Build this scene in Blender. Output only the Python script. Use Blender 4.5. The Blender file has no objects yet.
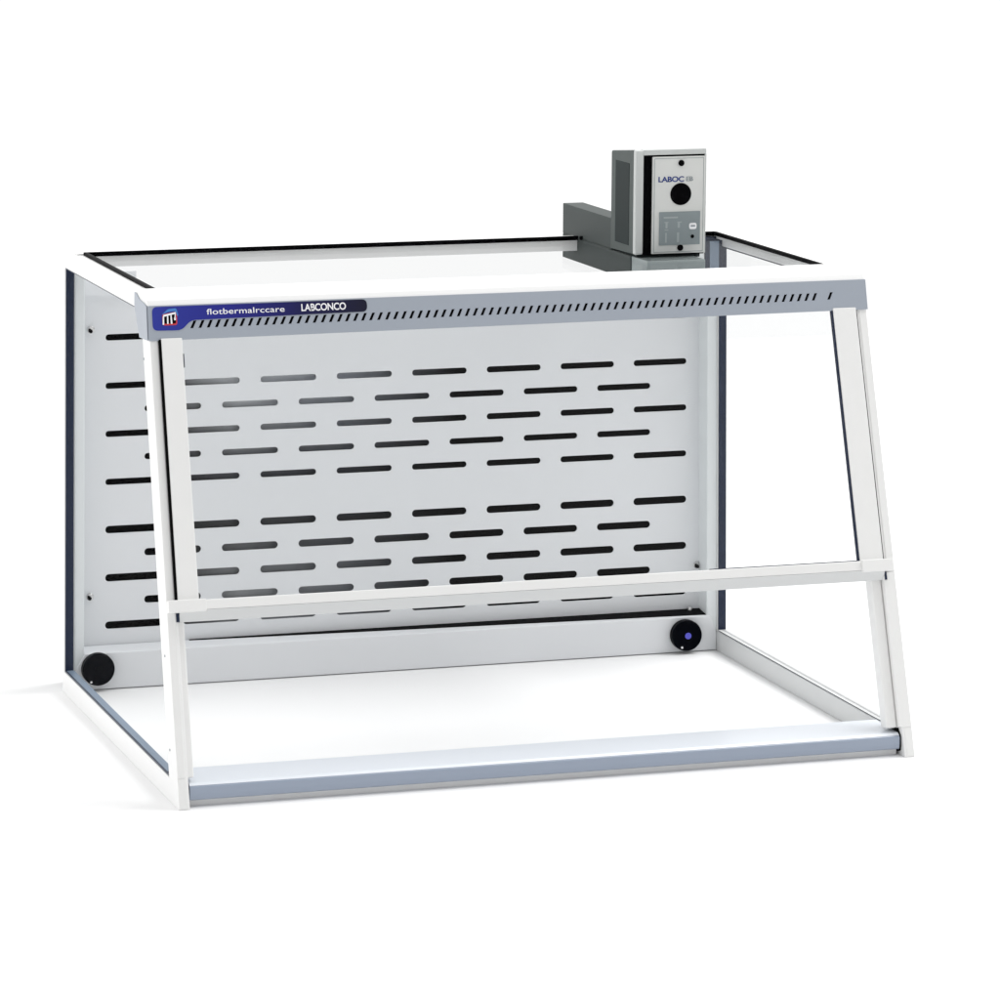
import bpy, bmesh, math
from mathutils import Vector, Matrix
S = bpy.context.scene
COL = S.collection
# ---------------------------------------------------------------- camera
W, D, H, K = 0.95, 0.6627, 0.5947, 0.306
cd = bpy.data.cameras.new('camera'); cam = bpy.data.objects.new('camera', cd); COL.objects.link(cam)
F = Vector((0.27998006, 0.94336988, -0.17794505)); R = Vector((0.95871893, -0.2843538, 0.00096307)); U = Vector((0.04969082, 0.17086893, 0.98403995))
M = Matrix((R, U, -F)).transposed().to_4x4(); M.translation = Vector((-1.11343149, -4.58452018, 1.23446925))
cam.matrix_world = M
cd.sensor_width = 36; cd.lens = 4.052368 * 36; cd.shift_x = 0.12008; cd.shift_y = -0.00313; cd.clip_end = 200
S.camera = cam
S.render.resolution_x = S.render.resolution_y = 1024
# ---------------------------------------------------------------- world: a white studio, dimmer on the camera's side
wd = bpy.data.worlds.new('World'); S.world = wd; wd.use_nodes = True
nt = wd.node_tree; bg = nt.nodes['Background']
tc = nt.nodes.new('ShaderNodeTexCoord'); sp = nt.nodes.new('ShaderNodeSeparateXYZ'); mr = nt.nodes.new('ShaderNodeMapRange')
nt.links.new(tc.outputs['Generated'], sp.inputs[0]); nt.links.new(sp.outputs['Y'], mr.inputs[0])
mr.inputs[1].default_value = -0.9; mr.inputs[2].default_value = 0.15; mr.inputs[3].default_value = 0.55; mr.inputs[4].default_value = 1.07
nt.links.new(mr.outputs[0], bg.inputs[1]); bg.inputs[0].default_value = (1, 1, 1, 1)
# ---------------------------------------------------------------- lamps: softboxes
def area(name, loc, target, sx, sy, power, col=(1, 1, 1)):
    l = bpy.data.lights.new(name, 'AREA'); l.shape = 'RECTANGLE'; l.size = sx; l.size_y = sy; l.energy = power; l.color = col
    o = bpy.data.objects.new(name, l); COL.objects.link(o); o.location = loc
    o.rotation_euler = (Vector(target) - Vector(loc)).to_track_quat('-Z', 'Y').to_euler()
area('overhead_softbox', (0.3, 1.6, 3.6), (0.45, 1.6, 0), 6.5, 6.5, 40)
area('key_softbox', (3.0, 0.8, 4.2), (0.45, 0.3, 0), 2.6, 2.6, 168)
area('left_softbox', (-3.6, 0.6, 1.1), (0.0, 0.3, 0.3), 1.6, 1.6, 22)
S.view_settings.view_transform = 'Standard'; S.view_settings.look = 'None'; S.view_settings.exposure = 0; S.view_settings.gamma = 1

# ---------------------------------------------------------------- materials
def mat(name, col, rough=0.5, metal=0.0, spec=0.5, noise=0.0, nscale=40, coat=0.0, bump=0.0):
    m = bpy.data.materials.new(name); m.use_nodes = True; n = m.node_tree; b = n.nodes['Principled BSDF']
    b.inputs['Base Color'].default_value = (*col, 1); b.inputs['Roughness'].default_value = rough
    b.inputs['Metallic'].default_value = metal; b.inputs['Specular IOR Level'].default_value = spec; b.inputs['Coat Weight'].default_value = coat
    if noise or bump:
        t = n.nodes.new('ShaderNodeTexCoord'); z = n.nodes.new('ShaderNodeTexNoise'); z.inputs['Scale'].default_value = nscale; z.inputs['Detail'].default_value = 4
        n.links.new(t.outputs['Object'], z.inputs['Vector'])
        if noise:
            r = n.nodes.new('ShaderNodeMapRange'); r.inputs[3].default_value = 1 - noise; r.inputs[4].default_value = 1 + noise
            n.links.new(z.outputs['Fac'], r.inputs[0])
            x = n.nodes.new('ShaderNodeMix'); x.data_type = 'RGBA'; x.blend_type = 'MULTIPLY'; x.inputs[0].default_value = 1
            x.inputs[6].default_value = (*col, 1); n.links.new(r.outputs[0], x.inputs[7]); n.links.new(x.outputs[2], b.inputs['Base Color'])
        if bump:
            z2 = n.nodes.new('ShaderNodeTexNoise'); z2.inputs['Scale'].default_value = 900; n.links.new(t.outputs['Object'], z2.inputs['Vector'])
            bp = n.nodes.new('ShaderNodeBump'); bp.inputs['Strength'].default_value = bump; bp.inputs['Distance'].default_value = 0.0003
            n.links.new(z2.outputs['Fac'], bp.inputs['Height']); n.links.new(bp.outputs[0], b.inputs['Normal'])
    return m
def glass(name, tint, k):
    m = bpy.data.materials.new(name); m.use_nodes = True; n = m.node_tree; n.nodes.clear()
    o = n.nodes.new('ShaderNodeOutputMaterial'); t = n.nodes.new('ShaderNodeBsdfTransparent'); g = n.nodes.new('ShaderNodeBsdfGlossy')
    x = n.nodes.new('ShaderNodeMixShader'); f = n.nodes.new('ShaderNodeFresnel'); mu = n.nodes.new('ShaderNodeMath'); mu.operation = 'MULTIPLY'
    t.inputs[0].default_value = (*tint, 1); g.inputs['Roughness'].default_value = 0.0; f.inputs[0].default_value = 1.45; mu.inputs[1].default_value = k
    n.links.new(f.outputs[0], mu.inputs[0]); n.links.new(mu.outputs[0], x.inputs[0]); n.links.new(t.outputs[0], x.inputs[1]); n.links.new(g.outputs[0], x.inputs[2])
    n.links.new(x.outputs[0], o.inputs[0]); return m
WHITE = mat('white_powder_coat', (.84, .84, .835), .42, noise=.015, bump=.15)
SASHW = mat('white_sash_paint', (.80, .80, .79), .4, noise=.015, bump=.1)
GREYP = mat('grey_panel_paint', (.775, .79, .81), .5, noise=.02, nscale=6, bump=.12)
POSTG = mat('pale_grey_post_paint', (.74, .77, .78), .45, bump=.1)
HEAD = mat('blue_grey_trim_paint', (.34, .375, .43), .33, spec=.6, noise=.02, nscale=8)
BARM = mat('blue_grey_bar_paint', (.29, .34, .43), .28, spec=.7)
LINER = mat('grey_liner_paint', (.62, .63, .63), .5)
NAVY = mat('navy_gasket_rubber', (.010, .018, .045), .3, spec=.3)
STRIP = mat('blue_grey_sill', (.20, .26, .34), .3)
BLACK = mat('black_rubber', (.0015, .0015, .002), .5, spec=.03)
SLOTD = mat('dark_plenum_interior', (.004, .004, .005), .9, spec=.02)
SLOTFADE = mat('painted_slot_fade', (.30, .31, .33), .7, spec=.1)
_n = SLOTFADE.node_tree; _t = _n.nodes.new('ShaderNodeTexCoord'); _s = _n.nodes.new('ShaderNodeSeparateXYZ'); _r = _n.nodes.new('ShaderNodeValToRGB')      # painted fade behind the slots, from grey glare to black shade
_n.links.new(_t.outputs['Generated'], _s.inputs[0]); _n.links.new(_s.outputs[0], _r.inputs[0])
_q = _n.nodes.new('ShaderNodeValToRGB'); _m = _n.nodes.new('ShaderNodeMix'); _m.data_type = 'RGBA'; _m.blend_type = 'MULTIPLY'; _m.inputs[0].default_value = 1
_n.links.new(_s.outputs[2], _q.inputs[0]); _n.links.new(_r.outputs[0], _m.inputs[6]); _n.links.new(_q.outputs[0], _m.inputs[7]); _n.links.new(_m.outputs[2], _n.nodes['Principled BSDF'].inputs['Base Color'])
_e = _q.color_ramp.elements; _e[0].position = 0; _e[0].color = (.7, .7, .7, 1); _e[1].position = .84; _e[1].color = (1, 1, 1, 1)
_x = _e.new(.22); _x.color = (.5, .5, .5, 1); _x = _e.new(.42); _x.color = (.12, .12, .12, 1); _x = _e.new(.55); _x.color = (.16, .16, .17, 1)  # vertical part of the painted glare: pale top and bottom, dark middle
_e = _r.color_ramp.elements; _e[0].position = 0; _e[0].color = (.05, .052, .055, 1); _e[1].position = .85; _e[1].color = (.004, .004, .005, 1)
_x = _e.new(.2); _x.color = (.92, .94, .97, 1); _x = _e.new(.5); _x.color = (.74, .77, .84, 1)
BARLIT = mat('bar_paint_lit_copy', (.70, .735, .785), .3, spec=.6)  # lit copy of the bar paint: light on its top put into colour
KNOB = mat('black_knob_plastic', (.0015, .002, .004), .35, spec=.03)
BLUE = mat('blue_knob_centre', (.10, .10, .62), .4)
CHROME = mat('bright_screw_metal', (.6, .6, .6), .25, metal=1)
BLOW = mat('grey_blower_housing', (.085, .10, .096), .5, spec=.15, noise=.03, nscale=30)
BLOWD = mat('dark_grey_vent_panel', (.022, .03, .03), .6, spec=.15)
BLOWF = mat('light_grey_bezel', (.55, .57, .56), .4)
BASEP = mat('light_grey_base_paint', (.30, .34, .34), .4)
DUCT = mat('dark_grey_duct_paint', (.062, .072, .070), .55, spec=.15, noise=.04, nscale=25)
PLATE = mat('brushed_faceplate', (.66, .67, .65), .35, noise=.03, nscale=30)
PANEL2 = mat('slate_grey_control_label', (.235, .275, .285), .5)
FADED = mat('faded_grey_print', (.36, .40, .41), .5)
INKB = mat('blue_ink', (.01, .035, .20), .5)
INKG = mat('grey_ink', (.22, .26, .28), .5)
INKW = mat('white_ink', (.9, .9, .92), .5)
RED = mat('red_ink', (.55, .03, .04), .5)
LBLUE = mat('light_blue_ink', (.05, .20, .55), .5)
G_SIDE = glass('clear_side_glass', (.994, .995, .995), .006)
G_RIGHT = glass('clear_right_glass', (.992, .993, .993), .035)
G_SASH = glass('clear_sash_glass', (.985, .988, .988), .35)
G_TOP = glass('clear_top_glass', (.945, .948, .948), .06)
def badge_mat():
    m = mat('blue_badge_print', (.03, .03, .3), .3, spec=.4); n = m.node_tree; b = n.nodes['Principled BSDF']
    t = n.nodes.new('ShaderNodeTexCoord'); s = n.nodes.new('ShaderNodeSeparateXYZ'); r = n.nodes.new('ShaderNodeValToRGB')
    n.links.new(t.outputs['Generated'], s.inputs[0]); n.links.new(s.outputs[0], r.inputs[0]); n.links.new(r.outputs[0], b.inputs['Base Color'])
    e = r.color_ramp.elements; e[0].position = 0; e[0].color = (.022, .034, .30, 1); e[1].position = 1; e[1].color = (.001, .001, .016, 1)
    x = e.new(.35); x.color = (.012, .014, .22, 1); x = e.new(.7); x.color = (.003, .003, .06, 1)
    return m
BADGE = badge_mat()
FLOORM = mat('white_sweep', (.86, .86, .86), .7, spec=.1)

# ---------------------------------------------------------------- mesh helpers (vertices given in place, shifted to the owner's origin)
def taper(v):      # the cabinet is a few millimetres wider at its foot than at its top
    x, y, z = v
    return Vector((x + (x - W/2)/(W/2)*(.0033 - .00887*z/.59), y, z))
def obj(name, bm, m, parent=None, tap=True, smooth=False):
    bmesh.ops.recalc_face_normals(bm, faces=bm.faces)
    me = bpy.data.meshes.new(name)
    base = Vector(parent.get('_o', (0, 0, 0))) if parent else Vector((0, 0, 0))
    for v in bm.verts: v.co = (taper(v.co) if tap else v.co) - base
    bm.to_mesh(me); bm.free()
    for x in (m if isinstance(m, (list, tuple)) else [m]): me.materials.append(x)
    if smooth:
        for p in me.polygons: p.use_smooth = True
    o = bpy.data.objects.new(name, me); COL.objects.link(o)
    if parent is not None:
        o.parent = parent; o['_o'] = tuple(base)
    return o
def bevel(bm, w, seg=2):
    if w: bmesh.ops.bevel(bm, geom=list(bm.edges), offset=w, segments=seg, affect='EDGES', profile=.6, clamp_overlap=True)
def hexa(bm, pts, bev=0, seg=2, mi=0):      # pts: bottom 4 ccw, top 4 ccw
    b = bmesh.new(); vs = [b.verts.new(p) for p in pts]
    for f in ((0,3,2,1),(4,5,6,7),(0,1,5,4),(1,2,6,5),(2,3,7,6),(3,0,4,7)): b.faces.new([vs[i] for i in f])
    bmesh.ops.recalc_face_normals(b, faces=b.faces); bevel(b, bev, seg)
    for f in b.faces: f.material_index = mi
    merge(bm, b)
def merge(bm, b):
    me = bpy.data.meshes.new('t'); b.to_mesh(me); b.free(); bm.from_mesh(me); bpy.data.meshes.remove(me)
def box(bm, x0, x1, y0, y1, z0, z1, bev=0, seg=2, mi=0):
    hexa(bm, [(x0,y0,z0),(x1,y0,z0),(x1,y1,z0),(x0,y1,z0),(x0,y0,z1),(x1,y0,z1),(x1,y1,z1),(x0,y1,z1)], bev, seg, mi)
ln = math.hypot(1, K); NV = Vector((0, -1/ln, K/ln))
def sl(x, z, n): return Vector((x, K*z, z)) + NV*n
def sbox(bm, x0, x1, z0, z1, n0, n1, bev=0, seg=2, mi=0):      # box lying along the slanted front
    hexa(bm, [sl(x0,z0,n1), sl(x1,z0,n1), sl(x1,z0,n0), sl(x0,z0,n0), sl(x0,z1,n1), sl(x1,z1,n1), sl(x1,z1,n0), sl(x0,z1,n0)], bev, seg, mi)
def prism_x(bm, prof, x0, x1, bev=0, seg=2, mi=0):
    b = bmesh.new(); a = [b.verts.new((x0, y, z)) for y, z in prof]; c = [b.verts.new((x1, y, z)) for y, z in prof]; n = len(prof)
    b.faces.new(a); b.faces.new(c[::-1])
    for i in range(n): b.faces.new((a[i], a[(i+1) % n], c[(i+1) % n], c[i]))
    bmesh.ops.recalc_face_normals(b, faces=b.faces); bevel(b, bev, seg)
    for f in b.faces: f.material_index = mi
    merge(bm, b)
def ring_x(bm, outer, inner, x0, x1, bev=0, mi=0):
    b = bmesh.new(); n = len(outer)
    v = [[b.verts.new((x, y, z)) for y, z in pr] for x in (x0, x1) for pr in (outer, inner)]
    for i in range(n):
        j = (i+1) % n
        b.faces.new((v[0][i], v[0][j], v[1][j], v[1][i])); b.faces.new((v[2][i], v[3][i], v[3][j], v[2][j]))
        b.faces.new((v[0][i], v[2][i], v[2][j], v[0][j])); b.faces.new((v[1][i], v[1][j], v[3][j], v[3][i]))
    bmesh.ops.recalc_face_normals(b, faces=b.faces)
    if bev:
        es = [e for e in b.edges if len(e.link_faces) == 2 and e.calc_face_angle(0) > .5]
        bmesh.ops.bevel(b, geom=es, offset=bev, segments=2, affect='EDGES', profile=.6)
    for f in b.faces: f.material_index = mi
    merge(bm, b)
def cyl(bm, c, r, d, axis='y', seg=40, bev=0, mi=0, r2=None):
    b = bmesh.new(); bmesh.ops.create_cone(b, cap_ends=True, segments=seg, radius1=r, radius2=r if r2 is None else r2, depth=d)
    if bev: bmesh.ops.bevel(b, geom=[e for e in b.edges if e.calc_face_angle(0) > 1], offset=bev, segments=3, affect='EDGES', profile=.5)
    if axis == 'y': bmesh.ops.rotate(b, verts=b.verts, matrix=Matrix.Rotation(math.pi/2, 3, 'X'))
    if axis == 'x': bmesh.ops.rotate(b, verts=b.verts, matrix=Matrix.Rotation(math.pi/2, 3, 'Y'))
    bmesh.ops.translate(b, verts=b.verts, vec=c)
    for f in b.faces: f.material_index = mi
    merge(bm, b)
def thing(name, loc, label, cat):
    o = bpy.data.objects.new(name, None); COL.objects.link(o); o.location = loc; o['_o'] = tuple(loc)
    o['label'] = label; o['category'] = cat; return o
def curve_bm(splines, extrude, fmap):          # filled outline with holes -> mesh, mapped into place
    cu = bpy.data.curves.new('c', 'CURVE'); cu.dimensions = '2D'; cu.fill_mode = 'BOTH'; cu.extrude = extrude*100
    for pts in splines:
        s = cu.splines.new('POLY'); s.points.add(len(pts)-1); s.use_cyclic_u = True
        for p, q in zip(s.points, pts): p.co = (q[0]*100, q[1]*100, 0, 1)
    o = bpy.data.objects.new('c', cu); COL.objects.link(o); bpy.context.view_layer.update()
    me = bpy.data.meshes.new_from_object(o.evaluated_get(bpy.context.evaluated_depsgraph_get()))
    b = bmesh.new(); b.from_mesh(me)
    for v in b.verts: v.co = fmap(v.co/100)
    bpy.data.objects.remove(o); bpy.data.curves.remove(cu); bpy.data.meshes.remove(me); return b
def text_bm(txt, x0, x1, z0, z1, fmap, bold=0.0, shear=0.0, spacing=1.0):      # lettering fitted to a rectangle
    cu = bpy.data.curves.new('t', 'FONT'); cu.body = txt; cu.size = 1; cu.offset = bold; cu.shear = shear; cu.space_character = spacing; cu.extrude = 0
    o = bpy.data.objects.new('t', cu); COL.objects.link(o); bpy.context.view_layer.update()
    me = bpy.data.meshes.new_from_object(o.evaluated_get(bpy.context.evaluated_depsgraph_get()))
    xs = [v.co.x for v in me.vertices]; ys = [v.co.y for v in me.vertices]
    b = bmesh.new(); b.from_mesh(me)
    for v in b.verts:
        v.co = fmap(Vector((x0 + (v.co.x-min(xs))/(max(xs)-min(xs))*(x1-x0), z0 + (v.co.y-min(ys))/(max(ys)-min(ys))*(z1-z0), 0)))
    bpy.data.objects.remove(o); bpy.data.curves.remove(cu); bpy.data.meshes.remove(me); return b

# ---------------------------------------------------------------- setting
bm = bmesh.new(); vs = [bm.verts.new(p) for p in ((-7, -8, 0), (8, -8, 0), (8, 3.6, 0), (-7, 3.6, 0))]; bm.faces.new(vs)
fl = obj('floor', bm, FLOORM, tap=False); fl['kind'] = 'structure'; fl['label'] = 'seamless white studio floor'

# ---------------------------------------------------------------- enclosure
E = thing('ventilated_enclosure', (W/2, .33, 0), 'white framed laboratory enclosure with glass walls, slotted grey back panel and sloping front sash', 'fume hood')
outer = [(.0, .0), (D, .0), (D, H), (K*H, H)]
inner = [(.044+K*.0285, .0285), (D-.0085, .0285), (D-.0085, .5772), (.038+K*.5772, .5772)]
def inset(p, a): return [(p[0][0]+a, p[0][1]+a), (p[1][0]-a, p[1][1]+a), (p[2][0]-a, p[2][1]-a), (p[3][0]+a, p[3][1]-a)]
for side in (0, 1):
    X = (lambda a: a) if side == 0 else (lambda a: W-a)
    def xr(a, b): p, q = X(a), X(b); return min(p, q), max(p, q)
    bm = bmesh.new(); ring_x(bm, outer, inner, *xr(0, .0135), bev=.0009)
    x0, x1 = xr(.0135, .0226); box(bm, x0, x1, .20, D-.021, .5885, .5942)          # lip carrying the top glass
    if side == 0:
        for yy, zz in ((.1957, .5191), (.0771, .1734), (.0485, .0635)): cyl(bm, (-.0002, yy, zz), .0016, .0006, 'x', 12, mi=1)
    fr = obj('side_frame', bm, [WHITE, INKG], E)
    bm = bmesh.new(); ring_x(bm, inset(inner, .0001), inset(inner, .0018), *xr(.0015, .0125)); obj('gasket', bm, NAVY, fr)
    if side == 0:
        bm = bmesh.new(); box(bm, *xr(.0035, .0132), .075, D-.0105, .0300, .0306); obj('sill_strip', bm, STRIP, fr)
    else:
        bm = bmesh.new(); box(bm, *xr(.0012, .0132), .075, D-.0105, .0300, .0304); obj('sill_strip', bm, LINER, fr)
    bm = bmesh.new(); box(bm, *xr(.0136, .0142), .045, D-.004, .0006, .0282); obj('inner_liner', bm, LINER, fr)
    gi = inset(inner, .0019); bm = bmesh.new(); prism_x(bm, gi, *xr(.005, .008)); obj('side_glass', bm, G_SIDE if side == 0 else G_RIGHT, fr)
    # slanted front post: outer flange and recessed track
    PT = .5455 if side == 0 else .5500
    bm = bmesh.new()
    if side == 0: sbox(bm, *xr(.0002, .0104), .0372, .5455, -.02, .0012, .0012)
    else: sbox(bm, *xr(.0002, .0104), .2265, PT, -.02, .0012, .0008); sbox(bm, *xr(.0002, .0166), .0372, .2260, -.02, .0012, .0014, 3)
    if side == 0: sbox(bm, *xr(.0108, .0222), .0372, .5455, -.026, -.005, .0025, 3)
    else: sbox(bm, *xr(.0168, .0315), .0372, PT, -.026, -.006, .004, 3); sbox(bm, *xr(.0100, .0172), .2262, PT, -.02, -.0012, .0006)
    sbox(bm, *xr(.0002, .0112), .001, .0358, -.03, .0008, .001)
    obj('front_post', bm, SASHW, E)
    # black end cap of the bar
    bm = bmesh.new()
    prism_x(bm, [(.020, .004), (.014, .006), (.0125, .012), (.014, .026), (.024, .035), (.05, .035), (.05, .004)], *xr(.0113, .0155 if side == 0 else .0165), .001)
    obj('bar_end_cap', bm, BLACK, E)
    # rear corner post
    bm = bmesh.new()
    xa, xb = xr(.0142, .0280)
    if side: xa = xb - .0228 + .0; xa, xb = .9213, .9365
    box(bm, xa, xb, .6562, .705, .029, .577, .002, 3)
    obj('rear_post', bm, POSTG, E)

# back panel with rows of slots (real openings)
def slotp(x0, x1, zc, h):
    r = h/2; P = []
    for i in range(9): a = -math.pi/2 + math.pi*i/8; P.append((x1-r+r*math.cos(a), zc+r*math.sin(a)))
    for i in range(9): a = math.pi/2 + math.pi*i/8; P.append((x0+r+r*math.cos(a), zc+r*math.sin(a)))
    return P
YP = .688; px0, ppx, pln, pz0, ppz = .0637, .10849, .0793, .47656, .065626
sp_ = [[(.0281, .05), (.9370, .05), (.9370, .534), (.0281, .534)]]
for r in range(7):
    for c in range(8): sp_.append(slotp(px0+c*ppx, px0+c*ppx+pln, pz0-r*ppz-(.0008 if r > 4 else 0), .0086 if r < 4 else .0104))
for r in (1, 2, 4, 5):
    for c in range(7): sp_.append(slotp(px0+(c+.5)*ppx, px0+(c+.5)*ppx+pln, pz0-(r+.5)*ppz-(.0005 if r > 3 else 0), .0086 if r < 3 else .0102))
bm = curve_bm(sp_, .0008, lambda v: Vector((v.x, YP+.0008 - v.z, v.y)))
bp_ = obj('back_panel', bm, GREYP, E)
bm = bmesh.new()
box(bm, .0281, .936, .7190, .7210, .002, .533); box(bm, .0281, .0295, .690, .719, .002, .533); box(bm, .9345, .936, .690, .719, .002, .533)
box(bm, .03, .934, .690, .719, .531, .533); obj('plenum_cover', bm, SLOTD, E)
bm = bmesh.new(); hexa(bm, [(.158,.694,.004),(.64,.716,.004),(.64,.718,.004),(.158,.696,.004),(.158,.694,.50),(.64,.716,.50),(.64,.718,.50),(.158,.696,.50)]); obj('slot_fade_plate', bm, SLOTFADE, E)  # added plate that carries the painted fade behind the slots
for x, z in ((.0431, .4879), (.0423, .1231), (.9179, .1186), (.9179, .4879)):
    bm = bmesh.new(); cyl(bm, (x, YP-.0015, z), .0052, .003, 'y', 24, .001); cyl(bm, (x-.0015, YP-.0055, z-.001), .0026, .006, 'y', 16, .0005, mi=1)
    obj('screw', bm, [CHROME, SLOTD], E)

# bottom beam with ledge
bm = bmesh.new()
f = [(.0143, .0012), (.9357, .0012), (.9357, .027), (.9268, .0515), (.0285, .0515), (.0143, .027)]
b_ = bmesh.new(); a = [b_.verts.new((x, .655, z)) for x, z in f]; c = [b_.verts.new((x, .6865, z + (.004 if z > .01 else 0))) for x, z in f]
b_.faces.new(a); b_.faces.new(c[::-1])
for i in range(6): b_.faces.new((a[i], a[(i+1) % 6], c[(i+1) % 6], c[i]))
bmesh.ops.recalc_face_normals(b_, faces=b_.faces); bevel(b_, .0018, 3); merge(bm, b_)
obj('rear_beam', bm, GREYP, E)
bm = bmesh.new()
vs = [(.18, .683), (.9225, .6585), (.9225, .6862), (.18, .6862)]
def lz(y): return .0515 + (y-.655)/.0315*.004
lo = [bm.verts.new((x, y, lz(y)-.001)) for x, y in vs]; hi = [bm.verts.new((x, y, lz(y)+.0006)) for x, y in vs]
bm.faces.new(hi); bm.faces.new(lo[::-1])
for i in range(4): bm.faces.new((lo[i], lo[(i+1) % 4], hi[(i+1) % 4], hi[i]))
obj('ledge_slot', bm, BLACK, E)
bm = bmesh.new(); cyl(bm, (.9045, .680, .0575), .004, .006, 'z', 16, .001); obj('screw', bm, CHROME, E)
for x, z, blue in ((.0451, .0311, 0), (.8872, .0267, 1)):
    bm = bmesh.new(); cyl(bm, (x, .6485, z), .0222, .0125, 'y', 64, .002)
    if not blue: cyl(bm, (x, .6418, z), .006, .0012, 'y', 24, .0004)
    kn = obj('knob', bm, KNOB, E, smooth=False)
    if blue:
        bm = bmesh.new(); cyl(bm, (x+.001, .6417, z), .0048, .0012, 'y', 10, .0003); obj('knob_centre', bm, BLUE, kn)
    bm = bmesh.new(); cyl(bm, (x-.008 if blue else x-.0105, .642, z-.0163), .0016, .0008, 'y', 12); obj('pointer_dot', bm, INKW if blue else CHROME, kn)

# bottom front bar
bm = bmesh.new()
prism_x(bm, [(.0150, .0078), (.0118, .0095), (.0110, .0150), (.0110, .0235), (.0117, .0252), (.0130, .0262), (.024, .0262), (.024, .0078)], .0158, .9335, 0)
BB = obj('bottom_bar', bm, BARM, E)
bm = bmesh.new(); prism_x(bm, [(.0126, .0263), (.0165, .0288), (.086, .0300), (.1005, .0265), (.1005, .0225), (.0245, .0225), (.0245, .0263)], .0158, .9335, 0); obj('lit_bar_top', bm, BARLIT, BB)  # top of the same bar, coloured paler as if lit
bm = bmesh.new(); box(bm, .0165, .9330, .0200, .040, .0, .0080); obj('shadow_skirt', bm, WHITE, BB)  # added white skirt, there to read as soft shadow below the bar

# top: glass, gaskets, rear rail
bm = bmesh.new(); box(bm, .0228, .9272, .2375, .638, .5915, .5945); obj('top_glass', bm, G_TOP, E)
bm = bmesh.new()
box(bm, .0228, .9272, .6385, .6425, .5925, .5982)
box(bm, .0230, .0272, .232, .6384, .5935, .5985); box(bm, .9225, .9270, .232, .6384, .5935, .5985)
obj('top_gasket', bm, BLACK, E)
bm = bmesh.new(); box(bm, .0137, .9363, .643, D, .5775, .5965, .0008); obj('rear_rail', bm, WHITE, E)
# added piece: rear post's darkened look through the top glass, painted navy
bm = bmesh.new(); box(bm, .9105, .9362, .6380, .6425, .520, .5912, .001); cb = obj('added_post_shade', bm, NAVY, E)
bm = bmesh.new(); box(bm, .9175, .9312, .6374, .6382, .520, .5850); obj('added_post_shade_strip', bm, STRIP, cb)
bm = bmesh.new(); box(bm, .0284, .105, .683, .6875, .5345, .566); obj('corner_gusset', bm, GREYP, E)

# header
hd = bmesh.new()
prof = [(.1685, .5455), (.1782, .5862), (.2385, .5862), (.2385, .582), (.212, .5435)]
prism_x(hd, prof, -.0008, .9508, .0006)
cyl(hd, (-.0010, .2071, .5545), .0022, .0014, 'x', 16, .0003, mi=1)
for v in hd.verts:
    if v.co.z < .570: v.co.z += .0040*v.co.x/W
HD = obj('header', hd, [HEAD, CHROME], E)
bm = bmesh.new(); prism_x(bm, [(.1752, .5864), (.1790, .5932), (.186, .5985), (.197, .6003), (.236, .6003), (.2385, .597), (.2385, .5864)], -.0008, .9508, .0010); obj('lit_header_top', bm, WHITE, HD)  # white stands in for light on the header's rounded top
for xe in (-.0022, .9510):
    bm = bmesh.new(); prism_x(bm, [(.1685, .5455), (.1765, .5855), (.190, .5885), (.2133, .5900), (.2300, .5955), (.2400, .5965), (.2400, .5790), (.2122, .5435 if xe < 0 else .5475)] if xe < 0 else [(.1690, .5495), (.1765, .5855), (.2300, .5955), (.2400, .5790), (.2122, .5475)], xe, xe+.0012, .0003); obj('end_plate', bm, HEAD, HD)
ma = (.176-.166)/.042
def hmap(off=0.0):        # (x, v, n): v runs 0..1 up the header face
    nn = Vector((0, -1, ma)).normalized()
    def g(p): z = .545 + p[1]*.042; return Vector((p[0], .166+(z-.545)*ma, z)) + nn*(p[2] + off)
    return g
# face plate with slanted vent openings, dark behind
cnt = 79; dx = (.8789-.0556)/cnt; holes = [(.0556+i*dx, .425+.10*i/cnt) for i in range(cnt+1)] + [(.9005, .535)]
wv, sv, hv, VT = .0038, .0023, .108, .985
bot = [(-.0010, .317)]; top = [(-.0010, .533)]
for x, vc in holes: bot += [(x-sv-wv/2, vc-hv), (x-sv+wv/2, vc-hv)]; top += [(x+sv-wv/2, vc+hv), (x+sv+wv/2, vc+hv)]
bot.append((.9514, .427)); top.append((.9514, .643))
g = hmap(.0002); bm = bmesh.new()
def V(p): return bm.verts.new(g((p[0], p[1], 0)))
vb = [V(p) for p in bot]; vt = [V(p) for p in top]; v0 = [V((p[0], .095*p[0]/W)) for p in bot]; v1 = [V((p[0], VT)) for p in top]
for i in range(len(bot)-1):
    bm.faces.new((v0[i], v0[i+1], vb[i+1], vb[i])); bm.faces.new((vt[i], vt[i+1], v1[i+1], v1[i]))
    if i % 2 == 0: bm.faces.new((vb[i], vb[i+1], vt[i+1], vt[i]))
ex = bmesh.ops.extrude_face_region(bm, geom=list(bm.faces))
nn = Vector((0, -1, ma)).normalized()
for v in ex['geom']:
    if isinstance(v, bmesh.types.BMVert): v.co += nn*.0018
obj('vent_plate', bm, HEAD, HD)
bm = bmesh.new(); gb = hmap(-.0012); q = [gb((x, v, 0)) for x, v in ((.05, .3), (.907, .3), (.907, .66), (.05, .66))]; q2 = [gb((x, v, .0008)) for x, v in ((.05, .3), (.907, .3), (.907, .66), (.05, .66))]
hexa(bm, [q2[0], q2[1], q[1], q[0], q2[3], q2[2], q[2], q[3]]); obj('vent_backing', bm, SLOTD, HD)
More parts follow.
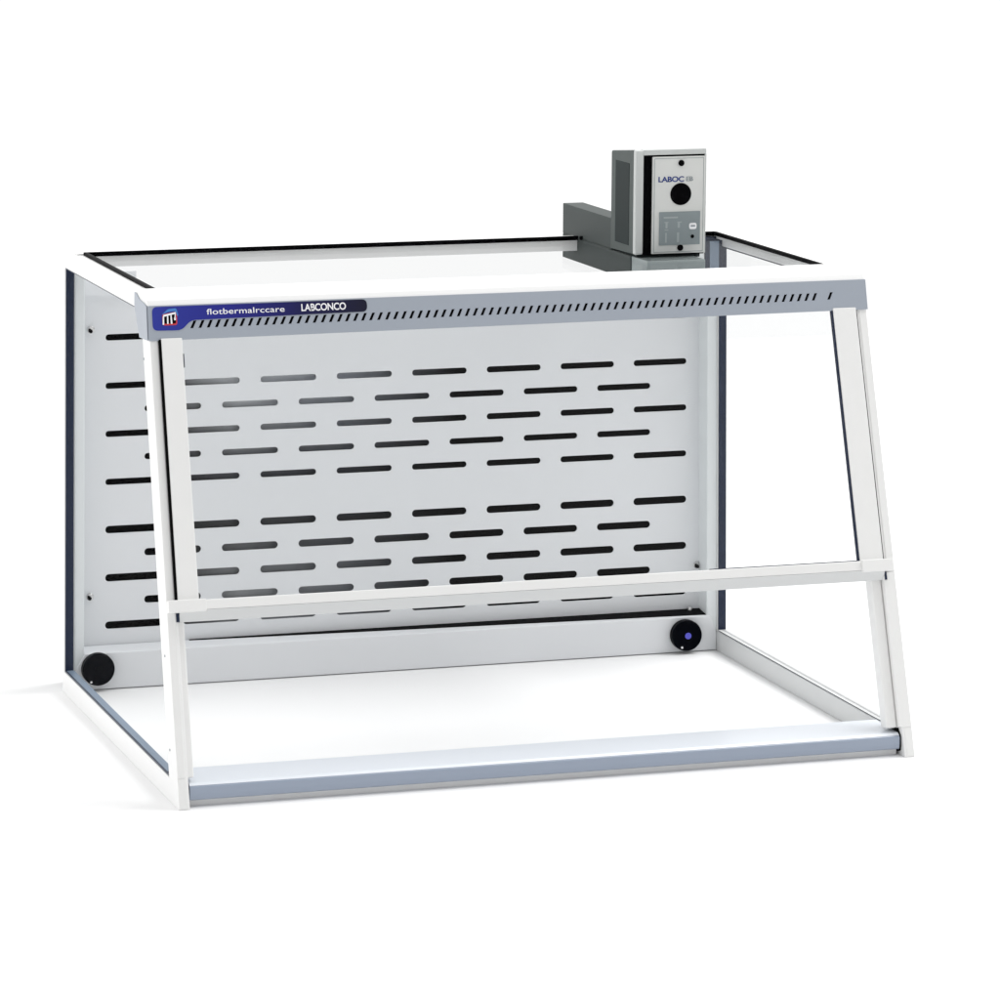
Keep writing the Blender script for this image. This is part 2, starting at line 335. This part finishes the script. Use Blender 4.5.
def rnd(pts, r, seg=5, ay=.042):       # round the corners of a polygon in (x, v) space
    out = []; n = len(pts)
    for i in range(n):
        p = Vector((pts[i][0], pts[i][1]*ay)); a = Vector((pts[i-1][0], pts[i-1][1]*ay)); b = Vector((pts[(i+1) % n][0], pts[(i+1) % n][1]*ay))
        rr = min(r, (a-p).length*.45, (b-p).length*.45); p0 = p+(a-p).normalized()*rr; p1 = p+(b-p).normalized()*rr
        for k in range(seg+1):
            t = k/seg; q = p0*(1-t)**2 + p*2*t*(1-t) + p1*t*t; out.append((q.x, q.y/ay))
    return out
g2 = hmap(.0021)
bd = rnd([(.0042, .285), (.0405, .27), (.0525, .545), (.2790, .60), (.2790, .95), (.0042, .955)], .0065)
bm = curve_bm([bd], .5, lambda v: g2((v.x, v.y, .0005*v.z+.0002))); BG = obj('badge', bm, BADGE, HD)
g3 = hmap(.0028)
b1 = text_bm('flotbermalrccare', .0729, .1724, .682, .845, g3, .004, 0, 1.02); o = obj('lettering', b1, INKW, HD)
b1 = text_bm('LABCONCO', .1940, .2515, .675, .885, g3, .02, 0, .95); o = obj('lettering', b1, INKW, HD)
# round-cornered red logo with white arches
bm = curve_bm([rnd([(.0165, .42), (.0352, .42), (.0352, .80), (.0165, .74)], .003)], 0, lambda v: g3((v.x, v.y, 0)))
b2 = curve_bm([rnd([(.0155, .72), (.0240, .88), (.0345, .90), (.0370, .70), (.0355, .66), (.0335, .82), (.0240, .80)], .002)], 0, lambda v: g3((v.x, v.y, .0002)))
for f_ in b2.faces: f_.material_index = 1
merge(bm, b2)
def bar2(pts, mi, n):
    b = curve_bm([pts], 0, lambda v: g3((v.x, v.y, n)))
    for f_ in b.faces: f_.material_index = mi
    merge(bm, b)
bar2(rnd([(.0185, .47), (.0335, .47), (.0335, .74), (.0185, .70)], .002), 3, .0003)
bar2([(.0165, .44), (.0185, .44), (.0188, .70), (.0172, .68)], 2, .0005)
bar2([(.0172, .66), (.0335, .74), (.0335, .79), (.0180, .72)], 2, .0006)
bar2([(.0222, .46), (.0240, .46), (.0240, .72), (.0224, .71)], 2, .0005)
bar2([(.0268, .46), (.0290, .46), (.0282, .74), (.0268, .73)], 2, .0005)
bar2([(.0312, .56), (.0336, .56), (.0336, .64), (.0312, .64)], 2, .0005)
bar2([(.0318, .60), (.0330, .60), (.0338, .78), (.0326, .78)], 2, .0005)
obj('emblem', bm, [RED, LBLUE, INKW, SLOTD], HD)

# sash
SA = bmesh.new()
ZB, ZT = .2404, .5470
sbox(SA, .0134, .0402, ZB, ZT, -.006, .0045, .0012); sbox(SA, .9026, .9345, ZB, .5515, -.006, .0045, .0012)
sbox(SA, .0134, .9365, .2290, ZB, -.004, .0085, .0016, 3)
LP = bmesh.new(); hexa(LP, [sl(.0150,.2165,-.002), sl(.9345,.2165,-.002), sl(.9345,.2165,-.006), sl(.0150,.2165,-.006), sl(.0150,.2288,.0070), sl(.9345,.2288,.0070), sl(.9345,.2288,-.006), sl(.0150,.2288,-.006)], .0006)
SH = obj('sash', SA, SASHW, E); obj('lower_lip', LP, LINER, SH)
bm = bmesh.new(); sbox(bm, .0404, .9024, ZB+.0003, .5510, -.001, .002); obj('sash_glass', bm, G_SASH, SH)
for a, b_2 in ((.0002, .0470), (.9020, .9440)):
    bm = bmesh.new(); sbox(bm, a, b_2, .2268, .2412, .0012 if a < .1 else .0012, .0125, .0012); obj('end_block', bm, SASHW, SH)
for a in ((.0108, .01335, .2415, .5455, -.010, .0046), (.9346, .9368, .2405, .5500, -.010, .0005), (.9003, .9025, .2410, .5505, -.002, .0030), (.70, .9003, .2405, .2418, -.002, .0030),
          (.0112, .0150, .2165, .2265, -.004, .0015), (.9350, .9375, .2165, .2265, -.004, .0025), (.0403, .0412, .512, .528, .0018, .0045)):
    bm = bmesh.new(); sbox(bm, *a); obj('seal', bm, BLACK if a[0] in (.0108, .9346) else NAVY, SH)

# ---------------------------------------------------------------- blower on the glass top
B = thing('blower_unit', (.77, .45, H+.0005), 'grey boxy blower unit with faceplate and rear duct, standing on the glass top', 'blower')
def bo(n, b, m, p=B): return obj(n, b, m, p, tap=False)
TX = taper((.72, 0, H))[0] - .72
bm = bmesh.new()
hexa(bm, [(.7185,.4115,.5985),(.8165,.4115,.5985),(.8165,.5050,.5965),(.7185,.5050,.5965),(.7185,.4115,.7368),(.8165,.4115,.7368),(.8165,.5050,.7260),(.7185,.5050,.7282)], .003, 4); HS = bo('housing', bm, BLOW)
bm = bmesh.new(); box(bm, .7179, .7190, .4335, .4860, .6085, .7170, .0004); bo('side_vent', bm, BLOWD, HS)
# bezel: frame round the recessed front
bm = bmesh.new()
b_ = bmesh.new(); 
box(bm, .7180, .7295, .4080, .4180, .5985, .7365, .003, 4); box(bm, .7285, .8168, .4080, .4180, .7295, .7367, .001); box(bm, .8150, .8170, .4080, .4180, .5985, .7300, .0006)
bo('bezel', bm, BLOWF)
bm = bmesh.new(); box(bm, .7290, .8152, .4100, .4114, .5975, .7296); bo('black_recess', bm, BLACK)
bm = bmesh.new(); box(bm, .7410, .8146, .4060, .4098, .5992, .7272, .0010, 2); FP = bo('faceplate', bm, PLATE)
def fpl(d): return lambda v: Vector((v.x, .4060-d, v.y))
def rect(x0, x1, z0, z1, r=.0005): return [(x, z) for x, z in rnd([(x0, z0), (x1, z0), (x1, z1), (x0, z1)], r, 4, 1)]
bm = curve_bm([rect(.7432, .8125, .6013, .7252), rect(.7438, .8119, .6019, .7246)], 0, fpl(.0003)); bo('edge_line', bm, PANEL2, FP)
def circ(x, z, r, n=48): return [(x+r*math.cos(2*math.pi*i/n), z+r*math.sin(2*math.pi*i/n)) for i in range(n)]
bm = bmesh.new(); cyl(bm, (.7805, .4059, .6776), .0146, .0010, 'y', 64); bo('port_hole', bm, BLACK, FP)
for z in (.7185, .6067):
    bm = bmesh.new(); cyl(bm, (.7806, .4052, z), .0041, .0020, 'y', 24, .0006); bo('screw', bm, BLACK, FP)
bm = bmesh.new(); box(bm, .7507, .8080, .4050, .4061, .6105, .6545); CP = bo('control_label', bm, PANEL2, FP)
def cpl(d): return lambda v: Vector((v.x, .4050-d, v.y))
bm = curve_bm([rect(.7925, .8030, .6308, .6392, .003)], 0, cpl(.0004)); bo('display_window', bm, INKW, FP)
bm = curve_bm([rect(.7945, .8010, .6342, .6362, .0008)], 0, cpl(.0006)); bo('display_mark', bm, INKG, FP)
bm = bmesh.new(); cyl(bm, (.7974, .4048, .6213), .0024, .001, 'y', 20); bo('indicator_hole', bm, BLACK, FP)
bm = curve_bm([rect(.7565, .7765, .6460, .6482)], 0, cpl(.0004))
for x in (.7605, .7785):
    for (a, b2_, c2, d2) in ((-.0028, .0028, .6402, .6414), (-.0012, .0016, .6330, .6402), (-.0024, .0028, .6300, .6312)) if x < .77 else ((-.0028, .0034, .6402, .6414), (-.0022, .0010, .6332, .6402)):
        merge(bm, curve_bm([rect(x+a, x+b2_, c2, d2, .0002)], 0, cpl(.0004)))
merge(bm, curve_bm([rect(.7590, .7612, .6140, .6270, .0002)], 0, cpl(.0004))); merge(bm, curve_bm([rect(.7755, .7785, .6140, .6270, .0002)], 0, cpl(.0004)))
bo('faded_print', bm, FADED, FP)
bo('lettering', text_bm('LABOC', .7490, .7848, .6938, .7012, fpl(.0004), .027, 0, .95), INKB, FP)
bo('lettering', text_bm('EB', .7878, .7975, .6945, .7005, fpl(.0004), .01, 0, .9), INKG, FP)
# duct behind and base below
bm = bmesh.new(); box(bm, .7200, .7500, .5055, .7045, .5952, .6370, .0012); box(bm, .7200, .7500, .4300, .7045, .5620, .5948, .0012)
box(bm, .7192, .7202, .507, .70, .5944, .5956)
DU = bo('duct', bm, DUCT)
bm = bmesh.new(); box(bm, .7235, .8120, .4150, .5040, .5925, .5984, .0006); bo('mounting_foot', bm, BLOWD)
bm = bmesh.new(); box(bm, .7215, .8030, .3700, .4300, .5700, .5945, .0012); bo('base_plate', bm, BASEP)
bm = bmesh.new(); cyl(bm, (.7185, .622, .5975), .0028, .004, 'x', 16, .0005); bo('bolt', bm, BLACK)

for o in bpy.data.objects:
    if '_o' in o.keys(): del o['_o']
S.cycles.max_bounces = 10; S.cycles.transparent_max_bounces = 16
